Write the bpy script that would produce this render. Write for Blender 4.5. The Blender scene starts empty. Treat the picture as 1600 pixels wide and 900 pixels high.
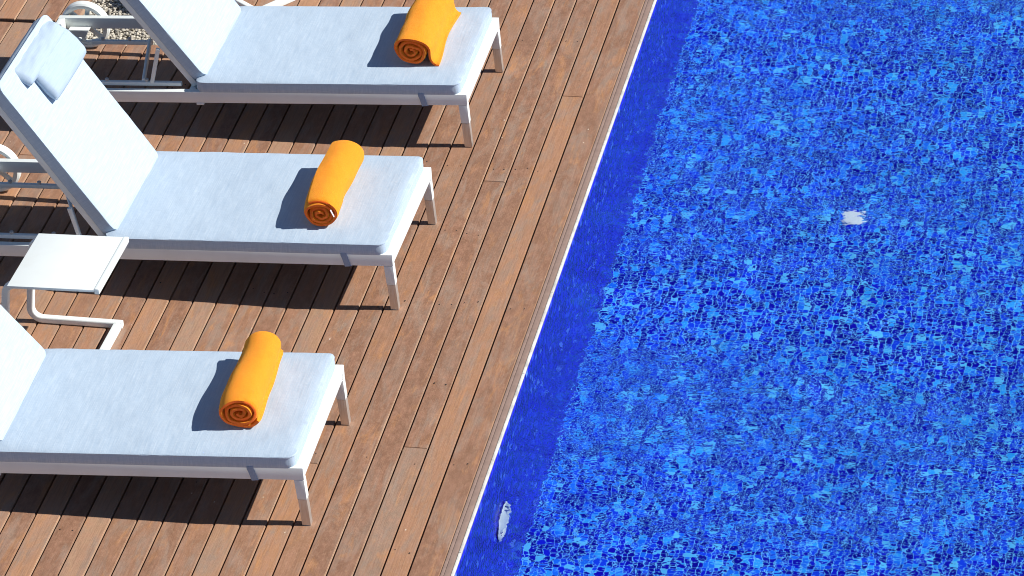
import bpy, bmesh, math, random
from mathutils import Vector, Matrix, noise
R = math.radians
rnd = random.Random(7)
scene = bpy.context.scene
C = scene.collection

# ------------------------------------------------------------------ helpers
def link(name, bm, mat, parent=None, smooth=True, sharp=35):
    me = bpy.data.meshes.new(name)
    bm.normal_update()
    bm.to_mesh(me); bm.free()
    for m in (mat if isinstance(mat, (list, tuple)) else [mat]):
        me.materials.append(m)
    if smooth:
        me.polygons.foreach_set('use_smooth', [True]*len(me.polygons))
        me.set_sharp_from_angle(angle=R(sharp))
    o = bpy.data.objects.new(name, me)
    C.objects.link(o)
    if parent: o.parent = parent
    return o

def thing(name, label, cat, loc=(0, 0, 0), rz=0.0, group=None):
    o = bpy.data.objects.new(name, None); C.objects.link(o)
    o.location = loc; o.rotation_euler = (0, 0, rz)
    o.empty_display_size = 0.1
    o['label'] = label; o['category'] = cat
    if group: o['group'] = group
    return o

def structure(o, kind='structure', label=None):
    o['kind'] = kind
    if label: o['label'] = label
    return o

def add_box(bm, lo, hi, bevel=0.003, M=None, seg=2):
    b = bmesh.new()
    bmesh.ops.create_cube(b, size=1)
    c = [(lo[i]+hi[i])/2 for i in range(3)]; s = [hi[i]-lo[i] for i in range(3)]
    for v in b.verts: v.co = Vector((c[0]+v.co.x*s[0], c[1]+v.co.y*s[1], c[2]+v.co.z*s[2]))
    if bevel > 0:
        bmesh.ops.bevel(b, geom=b.edges[:], offset=bevel, segments=seg, affect='EDGES', profile=0.6)
    if M is not None: bmesh.ops.transform(b, matrix=M, verts=b.verts[:])
    merge(bm, b)

def merge(bm, b, idx=0):
    mp = {}
    for v in b.verts: mp[v] = bm.verts.new(v.co)
    for f in b.faces:
        try:
            nf = bm.faces.new([mp[v] for v in f.verts]); nf.material_index = idx
        except ValueError: pass
    b.free()

def add_prism(bm, pts_xz, y0, y1, bevel=0.003):
    """polygon in x,z extruded along y"""
    b = bmesh.new()
    v0 = [b.verts.new((p[0], y0, p[1])) for p in pts_xz]
    v1 = [b.verts.new((p[0], y1, p[1])) for p in pts_xz]
    n = len(pts_xz)
    b.faces.new(v0); b.faces.new(v1[::-1])
    for i in range(n): b.faces.new((v0[i], v0[(i+1) % n], v1[(i+1) % n], v1[i])[::-1])
    bmesh.ops.recalc_face_normals(b, faces=b.faces[:])
    if bevel: bmesh.ops.bevel(b, geom=b.edges[:], offset=bevel, segments=2, affect='EDGES', profile=0.6)
    merge(bm, b)

def fillet(path, r, n=7):
    out = [Vector(path[0])]
    for i in range(1, len(path)-1):
        a, b, c = Vector(path[i-1]), Vector(path[i]), Vector(path[i+1])
        u, w = (a-b).normalized(), (c-b).normalized()
        ang = u.angle(w); t = r/math.tan(ang/2)
        t = min(t, (a-b).length*.48, (c-b).length*.48); rr = t*math.tan(ang/2)
        cen = b+(u+w).normalized()*(rr/math.sin(ang/2))
        p0, p1 = b+u*t-cen, b+w*t-cen
        tot = p0.angle(p1)
        for k in range(n+1):
            s = k/n
            out.append(cen+(p0*math.sin((1-s)*tot)+p1*math.sin(s*tot))/math.sin(tot))
    out.append(Vector(path[-1]))
    return out

def add_sweep(bm, path, w, h, up=(0, 0, 1), round_=0.25, closed=False):
    """rounded-rectangle tube along a path (w across, h along up)"""
    prof = []
    r = min(w, h)*round_
    for cx, cy, a0 in ((w/2-r, h/2-r, 0), (-w/2+r, h/2-r, 90), (-w/2+r, -h/2+r, 180), (w/2-r, -h/2+r, 270)):
        for k in range(4):
            a = R(a0+k*30); prof.append((cx+r*math.cos(a), cy+r*math.sin(a)))
    rings = []
    n = len(path); up = Vector(up)
    for i, p in enumerate(path):
        p = Vector(p)
        if closed: t = Vector(path[(i+1) % n])-Vector(path[i-1])
        elif i == 0: t = Vector(path[1])-p
        elif i == n-1: t = p-Vector(path[-2])
        else: t = (Vector(path[i+1])-p).normalized()+(p-Vector(path[i-1])).normalized()
        t.normalize()
        side = t.cross(up)
        if side.length < 1e-4: side = t.cross(Vector((0, 1, 0)))
        side.normalize(); u2 = side.cross(t)
        rings.append([bm.verts.new(p+side*a+u2*b) for a, b in prof])
    m = len(prof)
    for i in range(n if closed else n-1):
        A, B = rings[i], rings[(i+1) % n]
        for k in range(m): bm.faces.new((A[k], A[(k+1) % m], B[(k+1) % m], B[k])[::-1])
    if not closed:
        bm.faces.new(rings[0]); bm.faces.new(rings[-1][::-1])

def add_lathe(bm, prof, M, n=40, arc=None):
    """profile (r, h) turned about local z, closed loop profile"""
    rings = []
    for k in range(n):
        a = 2*math.pi*k/n
        rings.append([bm.verts.new(M @ Vector((r*math.cos(a), r*math.sin(a), h))) for r, h in prof])
    m = len(prof)
    for k in range(n):
        A, B = rings[k], rings[(k+1) % n]
        for j in range(m):
            bm.faces.new((A[j], B[j], B[(j+1) % m], A[(j+1) % m]))

def add_cyl(bm, p, axis, r, h, n=16, bev=0.0):
    b = bmesh.new()
    bmesh.ops.create_cone(b, cap_ends=True, segments=n, radius1=r, radius2=r, depth=h)
    q = Vector((0, 0, 1)).rotation_difference(Vector(axis))
    bmesh.ops.transform(b, matrix=Matrix.Translation(p) @ q.to_matrix().to_4x4(), verts=b.verts[:])
    if bev: bmesh.ops.bevel(b, geom=[e for e in b.edges if len(e.link_faces) == 2 and e.calc_face_angle() > 1], offset=bev, segments=2, affect='EDGES')
    merge(bm, b)

# ------------------------------------------------------------------ materials
def nmat(name):
    m = bpy.data.materials.new(name); m.use_nodes = True
    nt = m.node_tree; nt.nodes.clear()
    out = nt.nodes.new('ShaderNodeOutputMaterial')
    return m, nt, out
def nd(nt, t, **kw):
    n = nt.nodes.new(t)
    for k, v in kw.items(): setattr(n, k, v)
    return n
def L(nt, a, b): nt.links.new(a, b)
def principled(nt, out, col=None, rough=.5, **kw):
    p = nd(nt, 'ShaderNodeBsdfPrincipled')
    if col is not None: p.inputs['Base Color'].default_value = (*col, 1)
    p.inputs['Roughness'].default_value = rough
    for k, v in kw.items(): p.inputs[k].default_value = v
    L(nt, p.outputs[0], out.inputs['Surface'])
    return p
def coords(nt, kind='Object', scale=(1, 1, 1), rot=(0, 0, 0)):
    tc = nd(nt, 'ShaderNodeTexCoord'); mp = nd(nt, 'ShaderNodeMapping')
    mp.inputs['Scale'].default_value = scale; mp.inputs['Rotation'].default_value = rot
    L(nt, tc.outputs[kind], mp.inputs['Vector']); return mp.outputs[0]
def noise_tex(nt, vec, scale, detail=3, rough=.55, dist=0.0):
    n = nd(nt, 'ShaderNodeTexNoise'); n.inputs['Scale'].default_value = scale
    n.inputs['Detail'].default_value = detail; n.inputs['Roughness'].default_value = rough
    n.inputs['Distortion'].default_value = dist
    L(nt, vec, n.inputs['Vector']); return n
def ramp(nt, fac, stops, interp='LINEAR'):
    r = nd(nt, 'ShaderNodeValToRGB'); r.color_ramp.interpolation = interp
    el = r.color_ramp.elements
    while len(el) < len(stops): el.new(.5)
    for e, (p, c) in zip(el, stops):
        e.position = p; e.color = (c[0], c[1], c[2], 1) if not isinstance(c, (int, float)) else (c, c, c, 1)
    L(nt, fac, r.inputs[0]); return r.outputs[0]
def mixc(nt, fac, a, b, mode='MIX'):
    m = nd(nt, 'ShaderNodeMix', data_type='RGBA', blend_type=mode)
    for s, v in ((m.inputs[0], fac), (m.inputs[6], a), (m.inputs[7], b)):
        if hasattr(v, 'is_linked') or hasattr(v, 'links'): L(nt, v, s)
        elif isinstance(v, (int, float)): s.default_value = v
        else: s.default_value = (*v, 1)
    return m.outputs[2]
def math_(nt, op, a, b=None, c=None):
    m = nd(nt, 'ShaderNodeMath', operation=op)
    for s, v in zip(m.inputs, (a, b, c)):
        if v is None: continue
        if isinstance(v, (int, float)): s.default_value = v
        else: L(nt, v, s)
    return m.outputs[0]
def bump(nt, p, h, strength, dist=.002):
    b = nd(nt, 'ShaderNodeBump'); b.inputs['Strength'].default_value = strength; b.inputs['Distance'].default_value = dist
    L(nt, h, b.inputs['Height']); L(nt, b.outputs[0], p.inputs['Normal']); return b

def mat_wood():
    m, nt, out = nmat('weathered_hardwood')
    p = principled(nt, out, rough=.62); p.inputs['Specular IOR Level'].default_value = .25
    at = nd(nt, 'ShaderNodeAttribute', attribute_name='board'); sp = nd(nt, 'ShaderNodeSeparateColor')
    L(nt, at.outputs['Color'], sp.inputs[0])
    r, g, b = sp.outputs
    tc = nd(nt, 'ShaderNodeTexCoord')
    off = nd(nt, 'ShaderNodeCombineXYZ'); L(nt, math_(nt, 'MULTIPLY', g, 37.0), off.inputs[1]); L(nt, math_(nt, 'MULTIPLY', b, 11.0), off.inputs[2])
    ad = nd(nt, 'ShaderNodeVectorMath', operation='ADD'); L(nt, tc.outputs['Object'], ad.inputs[0]); L(nt, off.outputs[0], ad.inputs[1])
    def mapped(sc):
        mp = nd(nt, 'ShaderNodeMapping'); mp.inputs['Scale'].default_value = sc; L(nt, ad.outputs[0], mp.inputs['Vector']); return mp.outputs[0]
    base = ramp(nt, r, [(0, (0.233, 0.120, 0.073)), (.25, (0.365, 0.192, 0.108)), (.5, (0.427, 0.218, 0.114)), (.7, (0.396, 0.241, 0.150)), (.85, (0.274, 0.187, 0.136)), (1, (0.497, 0.266, 0.132))])
    # broad weathering: grey and orange patches
    n1 = noise_tex(nt, mapped((9, 2.0, 1)), 1.6, 5, .65, .8)
    c = mixc(nt, ramp(nt, n1.outputs[0], [(.46, 0), (.64, .85)]), base, (0.299, 0.218, 0.167))
    n2 = noise_tex(nt, mapped((10, 2.6, 1)), 1.7, 5, .65, .6)
    c = mixc(nt, ramp(nt, n2.outputs[0], [(.54, 0), (.72, .75)]), c, (0.528, 0.246, 0.094))
    n7 = noise_tex(nt, mapped((16, 8, 1)), 2.2, 5, .65)
    c = mixc(nt, ramp(nt, n7.outputs[0], [(.40, 0), (.72, .6)]), c, (0.427, 0.226, 0.146))
    # long fine grain
    n3 = noise_tex(nt, mapped((150, 6, 1)), 1.0, 5, .7)
    c = mixc(nt, ramp(nt, n3.outputs[0], [(.32, .45), (.54, 0)]), c, (0.203, 0.108, 0.066))
    n4 = noise_tex(nt, mapped((70, 40, 1)), 1.4, 5, .75, .5)
    c = mixc(nt, ramp(nt, n4.outputs[0], [(.50, 0), (.80, .35)]), c, (0.568, 0.365, 0.226))
    # small dark knots and stains, pale flecks of dust
    v = nd(nt, 'ShaderNodeTexVoronoi'); v.inputs['Scale'].default_value = 3.4; L(nt, mapped((1.2, 1, 1)), v.inputs['Vector'])
    c = mixc(nt, ramp(nt, v.outputs['Distance'], [(.010, .95), (.018, 0)]), c, (0.031, 0.015, 0.010))
    v2 = nd(nt, 'ShaderNodeTexVoronoi'); v2.inputs['Scale'].default_value = 5.0; L(nt, mapped((1.7, 1, 1)), v2.inputs['Vector'])
    c = mixc(nt, ramp(nt, v2.outputs['Distance'], [(.016, .8), (.034, 0)]), c, (0.690, 0.591, 0.470))
    n5 = noise_tex(nt, mapped((1.2, .8, 1)), 2.3, 5, .65)
    c = mixc(nt, ramp(nt, n5.outputs[0], [(.33, .35), (.50, 0)]), c, (0.243, 0.138, 0.090))
    # sun-side arrises painted paler, as if catching the light
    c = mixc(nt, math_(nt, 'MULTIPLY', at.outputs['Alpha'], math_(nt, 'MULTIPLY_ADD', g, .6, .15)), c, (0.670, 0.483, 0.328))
    L(nt, c, p.inputs['Base Color'])
    L(nt, ramp(nt, n4.outputs[0], [(.3, .52), (.7, .75)]), p.inputs['Roughness'])
    bump(nt, p, math_(nt, 'ADD', n3.outputs[0], math_(nt, 'MULTIPLY', n4.outputs[0], .7)), .55, .0015)
    return m

def mat_fabric(name, col, dark, light, streak_rot=0.0):
    m, nt, out = nmat(name)
    p = principled(nt, out, rough=.85)
    p.inputs['Specular IOR Level'].default_value = .2
    tc = nd(nt, 'ShaderNodeTexCoord')
    def mp(sc, rot=(0, 0, 0)):
        q = nd(nt, 'ShaderNodeMapping'); q.inputs['Scale'].default_value = sc; q.inputs['Rotation'].default_value = rot
        L(nt, tc.outputs['UV'], q.inputs['Vector']); return q.outputs[0]
    n1 = noise_tex(nt, mp((240, 9, 1)), 1, 3, .6)      # slub threads running across the cushion
    n2 = noise_tex(nt, mp((26, 380, 1)), 1, 2, .6)
    n3 = noise_tex(nt, mp((110, 6, 1)), 1, 3, .6)
    c = mixc(nt, ramp(nt, n1.outputs[0], [(.42, 0), (.72, .65)]), col, light)
    c = mixc(nt, ramp(nt, n3.outputs[0], [(.28, .28), (.52, 0)]), c, dark)
    c = mixc(nt, ramp(nt, n2.outputs[0], [(.35, .3), (.55, 0)]), c, dark)
    L(nt, c, p.inputs['Base Color'])
    n4 = noise_tex(nt, mp((9, 7, 1)), 1, 3, .5)
    h = math_(nt, 'ADD', math_(nt, 'MULTIPLY', n4.outputs[0], 4.0), math_(nt, 'MULTIPLY', n1.outputs[0], .35))
    bump(nt, p, h, .35, .004)
    return m

def mat_metal_paint(name, col=(.795, .84, .815), rough=.38, wear=(.735, .765, .73)):
    m, nt, out = nmat(name)
    p = principled(nt, out, rough=rough)
    v = coords(nt, 'Object')
    n = noise_tex(nt, v, 9, 4, .6)
    c = mixc(nt, ramp(nt, n.outputs[0], [(.45, 0), (.8, .7)]), col, wear)
    L(nt, c, p.inputs['Base Color'])
    n2 = noise_tex(nt, v, 260, 2, .5)
    bump(nt, p, n2.outputs[0], .08, .0006)
    L(nt, ramp(nt, n.outputs[0], [(.3, rough-.06), (.7, rough+.12)]), p.inputs['Roughness'])
    return m

def mat_brushed():
    m, nt, out = nmat('brushed_metal')
    p = principled(nt, out, (.66, .62, .57), .42); p.inputs['Metallic'].default_value = .75
    n = noise_tex(nt, coords(nt, 'Object', (300, 300, 12)), 1, 3, .6)
    L(nt, ramp(nt, n.outputs[0], [(.3, (.58, .54, .49)), (.7, (.72, .68, .63))]), p.inputs['Base Color'])
    L(nt, ramp(nt, n.outputs[0], [(.3, .34), (.7, .52)]), p.inputs['Roughness'])
    return m

def mat_towel():
    m, nt, out = nmat('orange_terry')
    p = principled(nt, out, rough=.95)
    p.inputs['Subsurface Weight'].default_value = .3; p.inputs['Subsurface Radius'].default_value = (1, .22, .04); p.inputs['Subsurface Scale'].default_value = .03
    p.inputs['Specular IOR Level'].default_value = .085
    p.inputs['Sheen Weight'].default_value = .35; p.inputs['Sheen Tint'].default_value = (1, .55, .15, 1); p.inputs['Sheen Roughness'].default_value = .5
    v = coords(nt, 'Object')
    n = noise_tex(nt, v, 380, 3, .7); n2 = noise_tex(nt, v, 28, 3, .6)
    c = ramp(nt, n.outputs[0], [(.25, (.97, .23, .014)), (.6, (1.0, .345, .026)), (.85, (1.0, .45, .06))])
    c = mixc(nt, ramp(nt, n2.outputs[0], [(.4, 0), (.75, .4)]), c, (.94, .25, .018))
    L(nt, c, p.inputs['Base Color'])
    bump(nt, p, math_(nt, 'ADD', n.outputs[0], math_(nt, 'MULTIPLY', n2.outputs[0], .8)), .8, .004)
    return m

def mat_simple(name, col, rough=.6, var=.15, scale=20, bumpd=0.0, metallic=0):
    m, nt, out = nmat(name)
    p = principled(nt, out, rough=rough); p.inputs['Metallic'].default_value = metallic
    n = noise_tex(nt, coords(nt, 'Object'), scale, 4, .6)
    lo = tuple(max(0, x*(1-var)) for x in col); hi = tuple(min(1, x*(1+var)) for x in col)
    L(nt, ramp(nt, n.outputs[0], [(.3, lo), (.7, hi)]), p.inputs['Base Color'])
    if bumpd: bump(nt, p, n.outputs[0], .6, bumpd)
    return m

def mat_tiles(name, stops, grout, size=.0257, gw=.085, patch=None):
    """glass mosaic: each tile its own blue, pale joints between (UV is in metres)"""
    m, nt, out = nmat(name)
    p = principled(nt, out, rough=.2); p.inputs['Specular IOR Level'].default_value = .15
    tc = nd(nt, 'ShaderNodeTexCoord')
    sc = nd(nt, 'ShaderNodeVectorMath', operation='SCALE'); sc.inputs['Scale'].default_value = 1/size
    L(nt, tc.outputs['UV'], sc.inputs[0])
    fl = nd(nt, 'ShaderNodeVectorMath', operation='FLOOR'); L(nt, sc.outputs[0], fl.inputs[0])
    fr = nd(nt, 'ShaderNodeVectorMath', operation='FRACTION'); L(nt, sc.outputs[0], fr.inputs[0])
    wn = nd(nt, 'ShaderNodeTexWhiteNoise', noise_dimensions='2D'); L(nt, fl.outputs[0], wn.inputs['Vector'])
    c = ramp(nt, wn.outputs['Value'], stops, 'CONSTANT')
    w2 = nd(nt, 'ShaderNodeTexWhiteNoise', noise_dimensions='3D'); L(nt, fl.outputs[0], w2.inputs['Vector'])
    c = mixc(nt, math_(nt, 'MULTIPLY', w2.outputs['Value'], .1), c, (.008, .05, .7))
    sx = nd(nt, 'ShaderNodeSeparateXYZ'); L(nt, fr.outputs[0], sx.inputs[0])
    def edge(s):
        a = math_(nt, 'LESS_THAN', s, gw); b = math_(nt, 'GREATER_THAN', s, 1-gw)
        return math_(nt, 'MAXIMUM', a, b)
    e = math_(nt, 'MAXIMUM', edge(sx.outputs[0]), edge(sx.outputs[1]))
    c = mixc(nt, e, c, grout)
    L(nt, c, p.inputs['Base Color'])
    L(nt, math_(nt, 'ADD', math_(nt, 'MULTIPLY', e, .5), .2), p.inputs['Roughness'])
    return m

def mat_water():
    m, nt, out = nmat('pool_water')
    # seen close to Brewster's angle: the surface mirrors only a little of the sky
    g = nd(nt, 'ShaderNodeBsdfRefraction'); g.inputs['IOR'].default_value = 1.333
    g.inputs['Roughness'].default_value = 0.0; g.inputs['Color'].default_value = (.90, .96, 1, 1)
    gl = nd(nt, 'ShaderNodeBsdfGlossy'); gl.inputs['Roughness'].default_value = .03
    fre = nd(nt, 'ShaderNodeFresnel'); fre.inputs['IOR'].default_value = 1.333
    mx = nd(nt, 'ShaderNodeMixShader')
    L(nt, math_(nt, 'MULTIPLY', fre.outputs[0], .12), mx.inputs[0]); L(nt, g.outputs[0], mx.inputs[1]); L(nt, gl.outputs[0], mx.inputs[2])
    L(nt, mx.outputs[0], out.inputs['Surface'])
    v = coords(nt, 'Object')
    # small wind ripples, in patches that run across the pool
    pv = nd(nt, 'ShaderNodeMapping'); pv.inputs['Scale'].default_value = (.35, .95, 1); L(nt, v, pv.inputs['Vector'])
    pn = noise_tex(nt, pv.outputs[0], 1.0, 3, .55, .4)
    amt = ramp(nt, pn.outputs[0], [(.40, .45), (.64, 1.9)])
    rv = nd(nt, 'ShaderNodeMapping'); rv.inputs['Scale'].default_value = (1, 1.35, 1); L(nt, v, rv.inputs['Vector'])
    f = noise_tex(nt, rv.outputs[0], 27, 2, .5, .3)
    c = noise_tex(nt, rv.outputs[0], 9, 2, .5, .2)
    h = math_(nt, 'ADD', math_(nt, 'MULTIPLY', math_(nt, 'MULTIPLY', f.outputs[0], amt), WAVE_FINE), math_(nt, 'MULTIPLY', c.outputs[0], WAVE_MID))
    b = nd(nt, 'ShaderNodeBump'); b.inputs['Strength'].default_value = 1; b.inputs['Distance'].default_value = 1
    L(nt, h, b.inputs['Height'])
    for q in (g, gl): L(nt, b.outputs[0], q.inputs['Normal'])
    return m
WAVE_FINE, WAVE_MID = .00075, .0027

WOOD = mat_wood()
WHITE = mat_metal_paint('white_paint')
BRUSH = mat_brushed()
SEATF = mat_fabric('pale_blue_fabric', (.425, .525, .630), (.32, .425, .54), (.56, .64, .71))
PILLF = mat_fabric('pillow_fabric', (.365, .458, .56), (.33, .42, .525), (.44, .525, .61))
STRAPF = mat_fabric('blue_strap_fabric', (.30, .38, .50), (.2, .27, .38), (.42, .5, .6))
SLING = mat_simple('grey_sling_mesh', (.13, .13, .135), .8)
TOWEL = mat_towel()
END_SHADE = mat_simple('orange_end_shade', (1.0, .145, .010), .95, .18, 120, .002)  # deeper red for the roll ends: shade among the coils painted in
TAGM = mat_simple('white_tag', (.85, .85, .85), .7, .05)
RUBBER = mat_simple('grey_rubber', (.55, .53, .50), .7)
PLASTIC = mat_simple('dark_plastic', (.10, .09, .085), .5)
TRIM = mat_simple('white_stone_trim', (.66, .64, .58), .5, .3, 14)
COPE = mat_simple('coping_wood', (.30, .205, .165), .6, .12, 30, .001)
DARK = mat_simple('under_deck', (.03, .022, .018), .95)
PAVE = mat_simple('ground_paving', (.42, .38, .33), .85, .2, 3, .002)
GRAV = mat_simple('gravel_stones', (.45, .41, .34), .85, .55, 55, .002)
LAMPW = mat_simple('white_lamp_plastic', (.86, .95, .94), .6, .08)
FTILE = mat_tiles('floor_mosaic', [(0, (.007, .003, .33)), (.20, (.009, .004, .48)), (.44, (.009, .012, .68)), (.62, (.010, .060, .84)), (.78, (.014, .18, .93)), (.895, (.03, .40, .97)), (.965, (.12, .62, .97))], (.17, .60, .97), gw=.058)
WTILE = mat_tiles('wall_mosaic', [(0, (.012, .001, .24)), (.18, (.015, .001, .40)), (.45, (.017, .002, .64)), (.75, (.022, .008, .88)), (.90, (.05, .09, .96)), (.97, (.16, .32, .98))], (.07, .10, .95), size=.030, gw=.045)
WATER = mat_water()

# ------------------------------------------------------------------ setting
P = .10                      # board pitch
EDGE = .119                  # where the boards end and the coping begins
def make_deck():
    bm = bmesh.new(); col = bm.loops.layers.color.new('board')
    gap = .0074; th = .026
    joints = {-1: [1.803, -2.9, 4.6], -3: [1.045, -1.9, 3.9], 0: [-3.6, 3.4], -2: [-.95, 3.1], -6: [-1.1]}
    for c in range(-62, 1):
        x0, x1 = c*P+gap/2, (c+1)*P-gap/2
        if c == 0: x1 = EDGE-.0015
        ys = [-7.0]; y = -7+rnd.uniform(.6, 3.2)
        if c in joints: cuts = sorted(joints[c])
        else:
            cuts = []
            while y < 9: cuts.append(y); y += rnd.uniform(2.2, 3.8)
            if c > -24: cuts = [q for q in cuts if not (-2.2 < q < 2.9)] # long unbroken boards in the seating area
        segs = []; a = -7.0
        for q in cuts+[9.0]:
            segs.append((a, q-.0012)); a = q+.0012
        if c <= -25:  # cut through the boards makes a dark band in place of a cast shadow
            segs = [s for y_ in segs for s in split(y_, 2.238, 2.268)]
        if GX[0] <= (x0+x1)/2 <= GX[1]:
            segs = [s for y_ in segs for s in split(y_, GY[0], GY[1])]
        for (ya, yb) in segs:
            b = bmesh.new(); bmesh.ops.create_cube(b, size=1)
            dz = rnd.uniform(-.0008, .0008)
            for v in b.verts:
                v.co = Vector(((x0+x1)/2+v.co.x*(x1-x0), (ya+yb)/2+v.co.y*(yb-ya), -th/2+v.co.z*th+dz))
            bmesh.ops.bevel(b, geom=[e for e in b.edges if abs(e.verts[0].co.z-dz) < 1e-5 and abs(e.verts[1].co.z-dz) < 1e-5], offset=.0020, segments=2, affect='EDGES')
            t = (rnd.random(), rnd.random(), rnd.random())
            b.normal_update()
            mp = {v: bm.verts.new(v.co) for v in b.verts}
            for f in b.faces:
                nf = bm.faces.new([mp[v] for v in f.verts])
                for l in nf.loops: l[col] = (*t, 1 if f.normal.x > .2 else 0)  # alpha marks the sun-facing edges that get the painted light
            b.free()
    # screw holes, in pairs where the boards cross a joist here and there
    sr = random.Random(11)
    spots = []
    for jy in (-1.62, -1.05, -.52, .08, .62, 1.16, 1.72, 2.3):
        for c_ in range(-26, 1):
            if sr.random() < .30:
                for dx in (.024, .076):
                    if sr.random() < .85: spots.append((c_*P+dx+sr.uniform(-.004, .004), jy+sr.uniform(-.02, .02)))
    for (x, y) in spots:
        if GX[0]-.05 < x < GX[1]+.05 and y > GY[0]-.05: continue
        rad = sr.uniform(.0022, .0036)
        f = bm.faces.new([bm.verts.new((x+rad*math.cos(a*math.pi/4), y+rad*1.2*math.sin(a*math.pi/4), .0017)) for a in range(8)])
        f.material_index = 1
    o = link('deck', bm, [WOOD, DARK], sharp=40); structure(o, label='weathered brown hardwood deck boards running along the pool')
def split(seg, a, b):
    out = []
    if seg[0] < a: out.append((seg[0], min(seg[1], a)))
    if seg[1] > b: out.append((max(seg[0], b), seg[1]))
    return out
GX, GY = (-2.5, -1.9), (2.085, 4.6)
make_deck()
# joist space below the boards
bm = bmesh.new(); add_box(bm, (-6.25, -7.05, -.10), (EDGE-.03, 9.05, -.060), 0); structure(link('under_deck', bm, DARK, smooth=False))
# gravel bed in a cut-out of the deck
bm = bmesh.new()
gr = random.Random(3)
tb = bmesh.new(); bmesh.ops.create_icosphere(tb, subdivisions=1, radius=1); tb.verts.index_update()
TV = [v.co.copy() for v in tb.verts]; TF = [[v.index for v in f.verts] for f in tb.faces]; tb.free()
for i in range(7500):
    x, y = gr.uniform(GX[0]+.004, GX[1]-.004), GY[0]+.004+(GY[1]-GY[0])*gr.random()**1.8
    r = gr.uniform(.0045, .010)
    mt = Matrix.Translation((x, y, -.024+gr.uniform(-.004, .010))) @ Matrix.Rotation(gr.uniform(0, 6), 4, 'Z') @ Matrix.Rotation(gr.uniform(-.5, .5), 4, 'X') @ Matrix.Diagonal((r*gr.uniform(.8, 1.5), r, r*gr.uniform(.5, .8), 1))
    vv = [bm.verts.new(mt @ p) for p in TV]
    for f in TF: bm.faces.new([vv[k] for k in f])
add_box(bm, (GX[0]-.03, GY[0]-.03, -.058), (GX[1]+.03, GY[1]+.03, -.032), 0)
g = link('gravel', bm, GRAV, sharp=60); structure(g, 'stuff', 'pale gravel bed set into the deck behind the far lounger')

# coping: purple-brown edging board, groove, white trim at the waterline
bm = bmesh.new()
add_box(bm, (EDGE+.0015, -7, -.045), (.134, 9, -.0012), .0015)
add_box(bm, (.1352, -7, -.045), (.1608, 9, .0008), .002)
structure(link('coping', bm, COPE))
bm = bmesh.new()
yy = -7
while yy < 9:
    add_box(bm, (.1612, yy, -.06), (.1720, min(yy+.598, 9), .0035), .002); yy += .6
structure(link('pool_trim', bm, TRIM))

# pool shell
PX0, PX1, PY0, PY1, PD = .1745, 7.4, -7.0, 12.0, -1.24
def uvquad(bm, uv, pts, uvs):
    f = bm.faces.new([bm.verts.new(p) for p in pts])
    for l, t in zip(f.loops, uvs): l[uv].uv = t
bm = bmesh.new(); uv = bm.loops.layers.uv.new('UVMap')
uvquad(bm, uv, [(PX0, PY0, PD), (PX1, PY0, PD), (PX1, PY1, PD), (PX0, PY1, PD)], [(PX0, PY0), (PX1, PY0), (PX1, PY1), (PX0, PY1)])
floor = structure(link('pool_floor', bm, FTILE, smooth=False))
bm = bmesh.new(); uv = bm.loops.layers.uv.new('UVMap')
T = -.004
uvquad(bm, uv, [(PX0, PY0, T), (PX0, PY0, PD), (PX0, PY1, PD), (PX0, PY1, T)], [(PY0, 0), (PY0, PD), (PY1, PD), (PY1, 0)])
uvquad(bm, uv, [(PX1, PY1, T), (PX1, PY1, PD), (PX1, PY0, PD), (PX1, PY0, T)], [(PY1, 0), (PY1, PD), (PY0, PD), (PY0, 0)])
uvquad(bm, uv, [(PX1, PY0, T), (PX1, PY0, PD), (PX0, PY0, PD), (PX0, PY0, T)], [(PX1, 0), (PX1, PD), (PX0, PD), (PX0, 0)])
uvquad(bm, uv, [(PX0, PY1, T), (PX0, PY1, PD), (PX1, PY1, PD), (PX1, PY1, T)], [(PX0, 0), (PX0, PD), (PX1, PD), (PX1, 0)])
walls = structure(link('pool_wall', bm, WTILE, smooth=False))

# water sheet with gentle real waves
WZ = -.022
def wave(x, y):
    h = 0
    for k, (a, fx, fy, s) in enumerate(((.0035, 1.3, 1.9, 0), (.0022, 2.9, 3.7, 5.2), (.0011, 6.5, 8.2, 9.1))):
        h += a*noise.noise(Vector((x*fx+s, y*fy-s, s)))
    return h
bm = bmesh.new()
nx, ny = 150, 380
grid = []
for j in range(ny+1):
    y = PY0+(PY1-PY0)*j/ny
    grid.append([bm.verts.new((PX0+(PX1-PX0)*i/nx, y, WZ+wave(PX0+(PX1-PX0)*i/nx, y))) for i in range(nx+1)])
for j in range(ny):
    for i in range(nx): bm.faces.new((grid[j][i], grid[j][i+1], grid[j+1][i+1], grid[j+1][i]))
water = structure(link('water', bm, WATER, sharp=180))
water.cycles.is_caustics_caster = True

# ground around (one sheet with the pool and deck cut out)
bm = bmesh.new()
X = [-400, -6.3, PX1, 400]; Y = [-400, PY0-.001, PY1+.001, 400]
vs = [[bm.verts.new((x, y, -.075 if x <= 0 or True else 0)) for x in X] for y in Y]
for j in range(3):
    for i in range(3):
        if i == 1 and j == 1: continue
        bm.faces.new((vs[j][i], vs[j][i+1], vs[j+1][i+1], vs[j+1][i]))
structure(link('ground', bm, PAVE, smooth=False))

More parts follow.
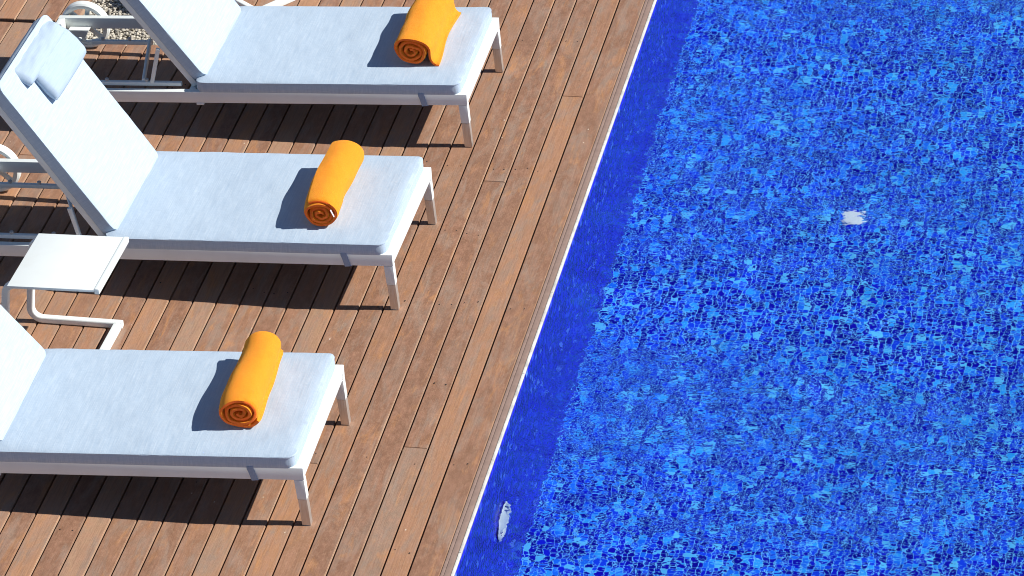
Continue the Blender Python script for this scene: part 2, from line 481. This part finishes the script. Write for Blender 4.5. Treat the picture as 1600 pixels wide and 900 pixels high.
# fittings seen through the water
lp = thing('pool_light', 'round white underwater light on the dark blue pool wall', 'pool light', (PX0, -.96, -.55))
Mx = Matrix.Rotation(R(90), 4, 'Y')
bm = bmesh.new(); add_lathe(bm, [(.082, .002), (.098, .002), (.106, .006), (.102, .010), (.092, .012), (.082, .009)], Mx, 40); link('rim', bm, LAMPW, lp)
bm = bmesh.new(); add_lathe(bm, [(.0005, .001), (.064, .001), (.064, .007), (.045, .013), (.0005, .016)], Mx, 40); link('lens', bm, LAMPW, lp)
dr = thing('floor_drain', 'small round pale inlet cover on the pool floor', 'drain cover', (1.18, 1.95, PD))
bm = bmesh.new(); add_lathe(bm, [(.0005, .001), (.050, .001), (.053, .006), (.046, .012), (.02, .014), (.0005, .014)], Matrix.Identity(4), 36); link('cover', bm, LAMPW, dr)

# ------------------------------------------------------------------ sun loungers
W = .70; LEN = 2.07; SL = .045; ZT = .266
def zt(x): return ZT+SL*x
TILT = Matrix(((1, 0, 0, 0), (0, 1, 0, 0), (SL, 0, 1, 0), (0, 0, 0, 1)))    # the frame climbs towards its foot end

def cushion_mesh(lx, ly, t, seed, puff=.010, seam=True, rnd_r=.035):
    """box cushion x in [-lx,0], y in [0,ly], bottom at 0; UV in metres; returns bm"""
    bm = bmesh.new(); uv = bm.loops.layers.uv.new('UVMap')
    nx, ny = max(8, int(lx/.02)), max(8, int(ly/.02))
    def outline(a, b):       # a,b in 0..1 -> rounded rectangle point
        x, y = a*lx, b*ly
        r = rnd_r
        cx, cy = min(max(x, r), lx-r), min(max(y, r), ly-r)
        dx, dy = x-cx, y-cy
        if dx and dy:
            m = max(abs(dx), abs(dy)); d = math.hypot(dx, dy)
            dx, dy = dx*m/d, dy*m/d
        return cx+dx, cy+dy
    # layers: top sheet, side rows, bottom sheet
    def nz(x, y, s, f): return noise.noise(Vector((x*f, y*f, seed*7.3+s)))
    def topz(x, y):
        d = min(x, lx-x, y, ly-y)
        e = 1-math.exp(-max(d, 0)/.022)
        return t-.004+(.004+puff*.35)*e+puff*.55*e*nz(x, y, 0, 3.2)+.0020*nz(x, y, 1, 11)*e
    top = [[None]*(ny+1) for _ in range(nx+1)]
    for i in range(nx+1):
        for j in range(ny+1):
            x, y = outline(i/nx, j/ny)
            top[i][j] = bm.verts.new((-x, y, topz(x, y)))
    def face(vs, uvs):
        try: f = bm.faces.new(vs)
        except ValueError: return
        for l, q in zip(f.loops, uvs): l[uv].uv = q
    for i in range(nx):
        for j in range(ny):
            vs = [top[i][j], top[i][j+1], top[i+1][j+1], top[i+1][j]]
            face(vs, [(-v.co.x, v.co.y) for v in vs])
    ring = [top[i][0] for i in range(nx)]+[top[nx][j] for j in range(ny)]+[top[i][ny] for i in range(nx, 0, -1)]+[top[0][j] for j in range(ny, 0, -1)]
    n = len(ring); rows = [ring]
    cx, cy = -lx/2, ly/2
    per = [0]
    for k in range(n): per.append(per[-1]+(ring[(k+1) % n].co-ring[k].co).length)
    # piping bead just under the top edge, then the boxed side
    for (dz, outw) in ((-.0015, .0022), (-.0050, .0026), (-.0072, .0002), (-.012, .0008), (-(t-.006)*.55, .0018), (-(t-.006)*.88, .0010), (-(t-.007), -.0015)):
        row = []
        for k, v in enumerate(ring):
            p = ring[k].co; q = ring[(k+1) % n].co; o_ = ring[k-1].co
            tdir = (q-o_); tdir.z = 0; tdir.normalize(); nor = Vector((tdir.y, -tdir.x, 0))
            if nor.dot(Vector((p.x-cx, p.y-cy, 0))) < 0: nor = -nor
            wob = .0022*nz(p.x*1.0, p.y*1.0, 3, 9)+.0016*nz(p.x, p.y, 4, 25)
            row.append(bm.verts.new(p+nor*(outw+wob*(1 if abs(dz) > .01 else .5))+Vector((0, 0, dz+(wob*.8 if abs(dz) > .01 else wob*.8)))))
        rows.append(row)
    acc = 0
    for a in range(len(rows)-1):
        A, B = rows[a], rows[a+1]
        for k in range(n):
            vs = [A[k], A[(k+1) % n], B[(k+1) % n], B[k]]
            face(vs, [(per[k], .03*a), (per[k+1], .03*a), (per[k+1], .03*a+.012), (per[k], .03*a+.012)])
    f = bm.faces.new(rows[-1]);
    for l in f.loops: l[uv].uv = (l.vert.co.x, l.vert.co.y)
    bmesh.ops.recalc_face_normals(bm, faces=bm.faces[:])
    return bm

def make_wheel(parent, x, y, side):
    """plastic spoked wheel in the xz plane"""
    Mw = Matrix.Translation((x, y, .116)) @ Matrix.Rotation(R(90), 4, 'X')
    bm = bmesh.new()
    add_lathe(bm, [(.088, -.015), (.096, -.018), (.096, .018), (.088, .015)], Mw, 48)
    for k in range(6):
        a = 2*math.pi*k/6+.3
        add_box(bm, (.018, -.010, -.006), (.090, .010, .006), .002, Mw @ Matrix.Rotation(a, 4, 'Z'))
    add_lathe(bm, [(.001, -.021), (.026, -.021), (.028, -.017), (.028, .017), (.026, .021), (.001, .021)], Mw, 24)
    w = link('wheel', bm, WHITE, parent)
    bm = bmesh.new(); add_lathe(bm, [(.0965, -.021), (.108, -.022), (.1155, -.014), (.116, 0), (.1155, .014), (.108, .022), (.0965, .021)], Mw, 48)
    link('tyre', bm, WHITE, w)

def make_lounger(label, ox, oy, yaw, back_deg, seed, struts, bars):
    t = thing('sun_lounger', label, 'sun lounger', (ox, oy, 0), R(yaw), 'sun loungers lined up along the pool edge')
    tk, dp = .028, .055
    # frame: two rails, foot, hinge and head bars
    bm = bmesh.new()
    add_box(bm, (-LEN, 0, ZT-dp), (0, tk, ZT), .003)
    add_box(bm, (-LEN, W-tk, ZT-dp), (0, W, ZT), .003)
    for x0, x1 in ((-.034, -.002), (-1.262, -1.232), (-LEN+.002, -LEN+.034)):
        add_box(bm, (x0, tk-.001, ZT-dp+.003), (x1, W-tk+.001, ZT-.0015), .003)
    bmesh.ops.transform(bm, matrix=TILT, verts=bm.verts[:])
    fr = link('frame', bm, WHITE, t)
    bm = bmesh.new(); add_box(bm, (-1.226, -.002, ZT-dp-.010), (-1.192, .012, ZT-dp-.0005), .002); bmesh.ops.transform(bm, matrix=TILT, verts=bm.verts[:])
    link('clip', bm, WHITE, fr)
    bm = bmesh.new(); add_box(bm, (-1.23, tk+.001, ZT-.016), (-.036, W-tk-.001, ZT-.007), .001); bmesh.ops.transform(bm, matrix=TILT, verts=bm.verts[:])
    link('sling', bm, SLING, fr)
    # foot legs: tapered, painted above and bare brushed metal below
    for y0 in (0, W-.032):
        zs = .121; xt0, xt1 = -.040, -.0005; xb0, xb1 = -.026, .008
        f = (ZT-dp-zs)/(ZT-dp)
        xm0, xm1 = xt0+(xb0-xt0)*f, xt1+(xb1-xt1)*f
        bm = bmesh.new(); add_prism(bm, [(xt0, zt(xt0)-dp-.0003), (xm0, zs), (xm1, zs), (xt1, zt(xt1)-dp-.0003)], y0, y0+.032, .0025)
        lg = link('leg', bm, WHITE, t)
        bm = bmesh.new(); add_prism(bm, [(xm0+.001, zs-.0006), (xb0, .002), (xb1, .002), (xm1-.001, zs-.0006)], y0+.0012, y0+.0308, .002)
        ft = link('foot_sleeve', bm, BRUSH, lg)
        bm = bmesh.new(); add_box(bm, (xb0+.002, y0+.003, 0), (xb1-.001, y0+.029, .0022), .0005); link('foot_pad', bm, RUBBER, lg)
    # wheel legs and wheels at the head end
    xw = -1.96
    for s, y0, y1, yw in ((-1, .029, .066, -.026), (1, W-.066, W-.029, W+.026)):
        bm = bmesh.new()
        add_prism(bm, [(xw-.055, zt(xw)-dp+.01), (xw-.022, .10), (xw+.022, .094), (xw+.045, zt(xw)-dp+.014)], y0, y1, .003)
        add_cyl(bm, (xw, (yw+y0)/2 if s < 0 else (yw+y1)/2, .116), (0, 1, 0), .010, abs(yw-(y0 if s < 0 else y1)))
        link('wheel_leg', bm, WHITE, t)
        make_wheel(t, xw, yw, s)
    # seat cushion
    bm = cushion_mesh(1.195, W+.004, .058, seed)
    bmesh.ops.translate(bm, vec=(-.028, -.002, ZT-.004), verts=bm.verts[:]); bmesh.ops.transform(bm, matrix=TILT, verts=bm.verts[:])
    sc_ = link('seat_cushion', bm, SEATF, t, sharp=32)
    bm = bmesh.new()
    add_sweep(bm, [(-.2035, -.0030, ZT+.006), (-.203, -.0040, ZT-.004), (-.199, -.0035, ZT-.014), (-.190, -.0032, ZT-dp-.001), (-.188, .008, ZT-dp-.004), (-.188, .03, ZT-dp-.004)], .0035, .026, up=(1, 0, 0))
    uvl = bm.loops.layers.uv.new('UVMap')
    for f_ in bm.faces:
        for l in f_.loops: l[uvl].uv = (l.vert.co.x, l.vert.co.z)
    bmesh.ops.recalc_face_normals(bm, faces=bm.faces[:])
    bmesh.ops.transform(bm, matrix=TILT, verts=bm.verts[:]); link('strap', bm, STRAPF, sc_)
    # backrest, hinged at the head end of the seat
    th = R(back_deg); hx = -1.236; hz = zt(hx)+.006
    B = Matrix(((math.cos(th), 0, math.sin(th), hx), (0, 1, 0, 0), (-math.sin(th), 0, math.cos(th), hz), (0, 0, 0, 1)))   # local x = along -s, local z = normal
    BL = .775
    bm = bmesh.new()
    add_box(bm, (-BL, .045, -.014), (0, .071, .014), .004, B)
    add_box(bm, (-BL, W-.071, -.014), (0, W-.045, .014), .004, B)
    for s0, s1 in ((-.03, -.006), (-BL+.002, -BL+.026), (-.42, -.40)):
        add_box(bm, (s0, .070, -.011), (s1, W-.070, .011), .003, B)
    bf = link('back_frame', bm, WHITE, t)
    bm = bmesh.new(); add_box(bm, (-BL+.027, .0715, .0), (-.031, W-.0715, .007), .001, B); link('sling', bm, SLING, bf)
    bm = cushion_mesh(BL+.015, W-.074, .062, seed+20)
    bmesh.ops.translate(bm, vec=(-.012, .037, .0155), verts=bm.verts[:]); bmesh.ops.transform(bm, matrix=B, verts=bm.verts[:])
    link('back_cushion', bm, SEATF, t, sharp=32)
    # adjusting mechanism: ratchet bars with knobs and the props
    for (p, q) in bars:
        bm = bmesh.new(); add_sweep(bm, [p, q], .018, .020)
        br = link('ratchet_bar', bm, WHITE, t)
        p, q = Vector(p), Vector(q)
        for f_ in (.18, .62):
            bm = bmesh.new(); c = p.lerp(q, f_); add_cyl(bm, c+Vector((0, 0, .0165)), (0, 0, 1), .0085, .013, 12, .002)
            link('knob', bm, RUBBER, br)
    for (p, q, w_) in struts:
        bm = bmesh.new(); add_sweep(bm, [p, q], w_, .014, up=(0, 1, 0)); link('prop', bm, WHITE, t)
    return t, B

def towel(label, x, y, zc, yaw, seed, length=.48, a=.079, b=.064, tag=False, flap=False, end=125):
    """towel folded in half lengthways and rolled: a spiral sheet with thickness"""
    t = thing('rolled_towel', label, 'towel', (x, y, zc), R(yaw), 'rolled orange towels')
    rr = random.Random(seed)
    turns = 3.35; tk = .0180
    N = 150; pts = []
    for k in range(N+1):
        u = k/N; ang = 2*math.pi*turns*u
        r = .12+.88*u
        wob = 1+.085*noise.noise(Vector((math.cos(ang)*1.3+seed*3, math.sin(ang)*1.3, u*6)))*(1.6-u)
        ang0 = (ang-2*math.pi*turns+R(end)) if not flap else (-ang+2*math.pi*turns-R(2))
        px, pz = a*r*wob*math.cos(ang0), b*r*wob*math.sin(ang0)
        pts.append(Vector((px, 0, pz)))
    # flatten the underside where it rests, straighten the loose end down to the cushion
    zmin = -b*.93
    for p in pts:
        if p.z < zmin: p.z = zmin+(p.z-zmin)*.12
    if flap:
        # outer end leaves the roll and lies out on the cushion towards the foot end
        e = pts[-1]
        for q in ((e.x+.001, e.z-.018), (e.x+.005, e.z-.034), (e.x+.013, zmin+.010), (e.x+.026, zmin+.001), (e.x+.036, zmin)):
            pts.append(Vector((q[0], 0, q[1])))
    floor_ = min(p.z for p in pts)
    n = len(pts)
    M_ = 26
    bm = bmesh.new()
    inner, outer = [], []
    cen = Vector((0, 0, 0))
    nors = []
    for k in range(n):
        d = (pts[min(k+1, n-1)]-pts[max(k-1, 0)]).normalized(); nors.append(Vector((d.z, 0, -d.x)))
    h = tk/2
    for k in range(n):
        u = k/(n-1)
        ro, ri = [], []
        for j in range(M_+1):
            v = j/M_; yy = (v-.5)*length
            endw = .006*noise.noise(Vector((k*.09, 3*v, seed)))+.010*(rr.random()-.5)*0
            yoff = (endw+.004*math.sin(k*.21+seed)) if j in (0, M_) else 0
            sag = .0055*noise.noise(Vector((pts[k].x*14, yy*9, pts[k].z*14+seed)))
            e = 1.0 if 0 < j < M_ else .55          # rounded hems
            bend = Vector(((.004 if seed == 3 else .008)*math.sin(v*2.6+seed*1.9)+.004*math.sin(v*6+seed), 0, 0)); grow = 1+.05*math.sin(v*4+seed*2.3)
            ro.append(bm.verts.new(pts[k]*grow+bend+nors[k]*(h*e+sag)+Vector((0, yy+yoff, 0))))
            ri.append(bm.verts.new(pts[k]*grow+bend-nors[k]*(h*e-sag)+Vector((0, yy+yoff, 0))))
        outer.append(ro); inner.append(ri)
    for k in range(n-1):
        for j in range(M_):
            bm.faces.new((outer[k][j], outer[k+1][j], outer[k+1][j+1], outer[k][j+1]))
            bm.faces.new((inner[k][j], inner[k][j+1], inner[k+1][j+1], inner[k+1][j]))
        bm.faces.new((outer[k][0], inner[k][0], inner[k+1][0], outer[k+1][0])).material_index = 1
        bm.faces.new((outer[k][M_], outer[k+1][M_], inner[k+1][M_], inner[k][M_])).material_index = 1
    for k in (0, n-1):
        for j in range(M_): bm.faces.new((outer[k][j], outer[k][j+1], inner[k][j+1], inner[k][j]))
    bmesh.ops.recalc_face_normals(bm, faces=bm.faces[:])
    lo = min(v.co.z for v in bm.verts)
    bmesh.ops.translate(bm, vec=(0, 0, -lo), verts=bm.verts[:])
    link('terry_roll', bm, [TOWEL, END_SHADE], t, sharp=75)
    if tag:
        bm = bmesh.new()
        add_sweep(bm, [(.047, -length/2-.005, .092-.0), (.060, -length/2-.0062, .062)], .0022, .013, up=(0, 1, 0))
        link('care_tag', bm, TAGM, t)
    return t

def local(lg, x, y, z): return lg.matrix_basis @ Vector((x, y, z))

yaws = {1: 0.0, 2: -.7, 3: .9}
mech1 = dict(struts=[((-1.555, .43, .215), (-1.475+.0, .05, .225), .022), ((-1.385, .035, .40), (-1.435, .045, .222), .018)],
             bars=[((-1.83, .43, .195), (-1.545, .43, .205)), ((-1.72, .048, .205), (-1.30, .048, .222))])
mech2 = dict(struts=[((-1.535, .43, .225), (-1.345, .05, .225), .022), ((-1.37, .035, .37), (-1.345, .045, .222), .018)],
             bars=[((-1.83, .43, .215), (-1.535, .43, .225)), ((-1.72, .048, .205), (-1.30, .048, .222))])
L1, B1 = make_lounger('white sun lounger farthest from the camera, its towel reaching past the top edge', -.412, 1.317, yaws[1], 55, 1, **mech1)
L2, B2 = make_lounger('white sun lounger in the middle, with a head pillow draped over its raised backrest', -.441, 0, yaws[2], 57.5, 2, **mech2)
L3, B3 = make_lounger('white sun lounger nearest the camera, cut off by the left edge, x', -.438, -1.5024, yaws[3], 52, 3, **mech1)
L3['label'] = 'white sun lounger nearest the camera, its backrest cut off by the left edge'
bpy.context.view_layer.update()

def put_towel(lg, yawl, x, y, label, dyaw, seed, **kw):
    p = local(lg, x, y, zt(x)+ .0555)
    return towel(label, p.x, p.y, p.z, yawl+dyaw, seed, **kw)
put_towel(L1, yaws[1], -.275, .39, 'rolled orange towel on the farthest lounger, with its loose edge lying out on the cushion', -2.0, 1, flap=True)
put_towel(L2, yaws[2], -.330, .345, 'rolled orange towel on the middle lounger, with a small white tag in its rolled end', 2.4, 2, tag=True)
put_towel(L3, yaws[3], -.285, .405, 'rolled orange towel on the nearest lounger, its coils loose and thick with no tag', 3.0, 3, end=-30)

# ------------------------------------------------------------------ head pillow on the middle lounger
def pillow_mesh(lx, ly, t, seed, bow=0.0):
    """soft pillow: centre at origin, x length, y width, z thickness, pinched at seams"""
    bm = bmesh.new(); uv = bm.loops.layers.uv.new('UVMap')
    nx, ny = 26, 40
    def pt(a, b, s):
        u, v = 2*a-1, 2*b-1
        prof = max(0, (1-abs(u)**3.2))**.5*max(0, 1-abs(v)**16)**.5
        wr = .006*noise.noise(Vector((u*2.2+seed, v*3.5, s*3)))*prof
        x = u*lx/2*(1-.05*(1-prof)*abs(v)**4); y = v*ly/2*(1-.02*abs(u)**3)
        return Vector((x, y, s*(t/2*prof)+wr-bow*u*u))
    G = {}
    for s in (1, -1):
        for i in range(nx+1):
            for j in range(ny+1):
                if s < 0 and (i in (0, nx) or j in (0, ny)): G[s, i, j] = G[1, i, j]; continue
                G[s, i, j] = bm.verts.new(pt(i/nx, j/ny, s))
    for s in (1, -1):
        for i in range(nx):
            for j in range(ny):
                vs = [G[s, i, j], G[s, i+1, j], G[s, i+1, j+1], G[s, i, j+1]]
                f = bm.faces.new(vs if s > 0 else vs[::-1])
                for l in f.loops: l[uv].uv = (l.vert.co.x, l.vert.co.y+(0 if s > 0 else 2))
    return bm
hp = thing('head_pillow', 'pale blue head pillow folded over the top of the raised middle backrest', 'pillow', L2.location, R(yaws[2]))
bm = pillow_mesh(.165, .41, .058, 4)
Mp = B2 @ Matrix.Translation((-.640, .460, .098)) @ Matrix.Rotation(R(-6), 4, 'Y')
bmesh.ops.transform(bm, matrix=Mp, verts=bm.verts[:]); pl = link('pillow', bm, PILLF, hp, sharp=70)
bm = pillow_mesh(.140, .47, .062, 9)
Mp = B2 @ Matrix.Translation((-.745, .415, .068)) @ Matrix.Rotation(R(-38), 4, 'Y')
bmesh.ops.transform(bm, matrix=Mp, verts=bm.verts[:]); link('counterweight_roll', bm, PILLF, hp, sharp=70)

# ------------------------------------------------------------------ side tables
def side_table(label, x, y, rz, group='white side tables between the loungers'):
    t = thing('side_table', label, 'side table', (x, y, 0), R(rz), group)
    bm = bmesh.new()
    a, b_, h = .385, .40, .42
    tilt = Matrix.Translation((0, 0, 0)) @ Matrix(((1, 0, 0, 0), (0, 1, 0, 0), (.028, 0, 1, 0), (0, 0, 0, 1)))
    add_box(bm, (.09, 0, h-.012), (.09+a-.022, b_, h), .003, tilt)
    add_box(bm, (.09+a-.0215, 0.0005, h-.022), (.09+a, b_-.0005, h+.0035), .005, tilt)
    link('table_top', bm, WHITE, t)
    # base loop lying on the deck and two posts bent over under the top
    ya, yb = .060, .388
    path = [(.36, ya, h-.019), (.062, ya, h-.0275), (.006, ya, .0152), (.385, ya, .0152), (.385, yb, .0152), (.006, yb, .0152), (.062, yb, h-.0275), (.36, yb, h-.019)]
    p2 = fillet(path[:4], .05)[:-1]
    bm = bmesh.new(); add_sweep(bm, p2+[Vector((.402, ya, .0152))], .030, .030, up=(0, 1, 0)); link('leg', bm, WHITE, t)
    p3 = fillet(path[:3:-1][:4], .05)[:-1]
    bm = bmesh.new(); add_sweep(bm, p3+[Vector((.402, yb, .0152))], .030, .030, up=(0, 1, 0)); link('leg', bm, WHITE, t)
    bm = bmesh.new(); add_box(bm, (.371, ya+.0155, .001), (.4015, yb-.0155, .0295), .003); link('base_bar', bm, WHITE, t)
    return t
side_table('white metal side table standing whole between the nearest and middle loungers', -1.944, -.632, -1.0)
side_table('white metal table foot showing at the top edge behind the farthest lounger', -2.00, 2.60, -38)

# ------------------------------------------------------------------ light, sky, camera
EL, AZ = 41.5, 5.5         # sun elevation, and angle from +X towards +Y
d = Vector((math.cos(R(EL))*math.cos(R(AZ)), math.cos(R(EL))*math.sin(R(AZ)), math.sin(R(EL))))
sun = bpy.data.lights.new('sun', 'SUN'); sun.energy = 5.0; sun.angle = R(.53); sun.color = (1, .965, .91)
so = bpy.data.objects.new('sun', sun); C.objects.link(so); so.location = (6, 1, 8)
so.rotation_euler = d.to_track_quat('Z', 'Y').to_euler()
sun.cycles.is_caustics_light = True
for o in (floor, walls): o.cycles.is_caustics_receiver = True
for o in bpy.data.objects:
    if o.parent in (lp, dr): o.cycles.is_caustics_receiver = True
w = bpy.data.worlds.new('World'); scene.world = w; w.use_nodes = True
nt = w.node_tree; nt.nodes.clear()
sky = nt.nodes.new('ShaderNodeTexSky'); sky.sky_type = 'NISHITA'; sky.sun_disc = False
sky.altitude = 2500; sky.dust_density = 0.1; sky.air_density = .7; sky.ozone_density = 1.6; sky.sun_elevation = R(EL); sky.sun_rotation = math.pi/2-R(AZ)
bg = nt.nodes.new('ShaderNodeBackground'); bg.inputs['Strength'].default_value = .085
wo = nt.nodes.new('ShaderNodeOutputWorld')
nt.links.new(sky.outputs[0], bg.inputs[0]); nt.links.new(bg.outputs[0], wo.inputs[0])

pitch, yaw, roll = 0.5653842561183307, 0.2359844856024254, -0.06820147591610069
loc = Vector((3.109800506403713, -12.733897297101175, 8.451949876640473))
fw = Vector((-math.sin(yaw)*math.cos(pitch), math.cos(yaw)*math.cos(pitch), -math.sin(pitch)))
r0 = Vector((math.cos(yaw), math.sin(yaw), 0)); u0 = r0.cross(fw)
r = r0*math.cos(roll)+u0*math.sin(roll); u = -r0*math.sin(roll)+u0*math.cos(roll)
cam = bpy.data.cameras.new('camera'); cam.sensor_width = 36; cam.lens = 6000/1600*36; cam.clip_end = 2000; cam.clip_start = .1
co = bpy.data.objects.new('camera', cam); C.objects.link(co)
co.matrix_world = Matrix(((r.x, u.x, -fw.x, loc.x), (r.y, u.y, -fw.y, loc.y), (r.z, u.z, -fw.z, loc.z), (0, 0, 0, 1)))
scene.camera = co

scene.view_settings.view_transform = 'Standard'; scene.view_settings.look = 'None'
scene.view_settings.exposure = 0.33; scene.view_settings.gamma = 1; scene.view_settings.use_curve_mapping = False
scene.render.engine = 'CYCLES'
cy = scene.cycles
cy.max_bounces = 12; cy.transmission_bounces = 8; cy.transparent_max_bounces = 8; cy.diffuse_bounces = 4; cy.glossy_bounces = 4
cy.caustics_refractive = True; cy.caustics_reflective = True
cy.use_denoising = True
cy.filter_width = 1.0
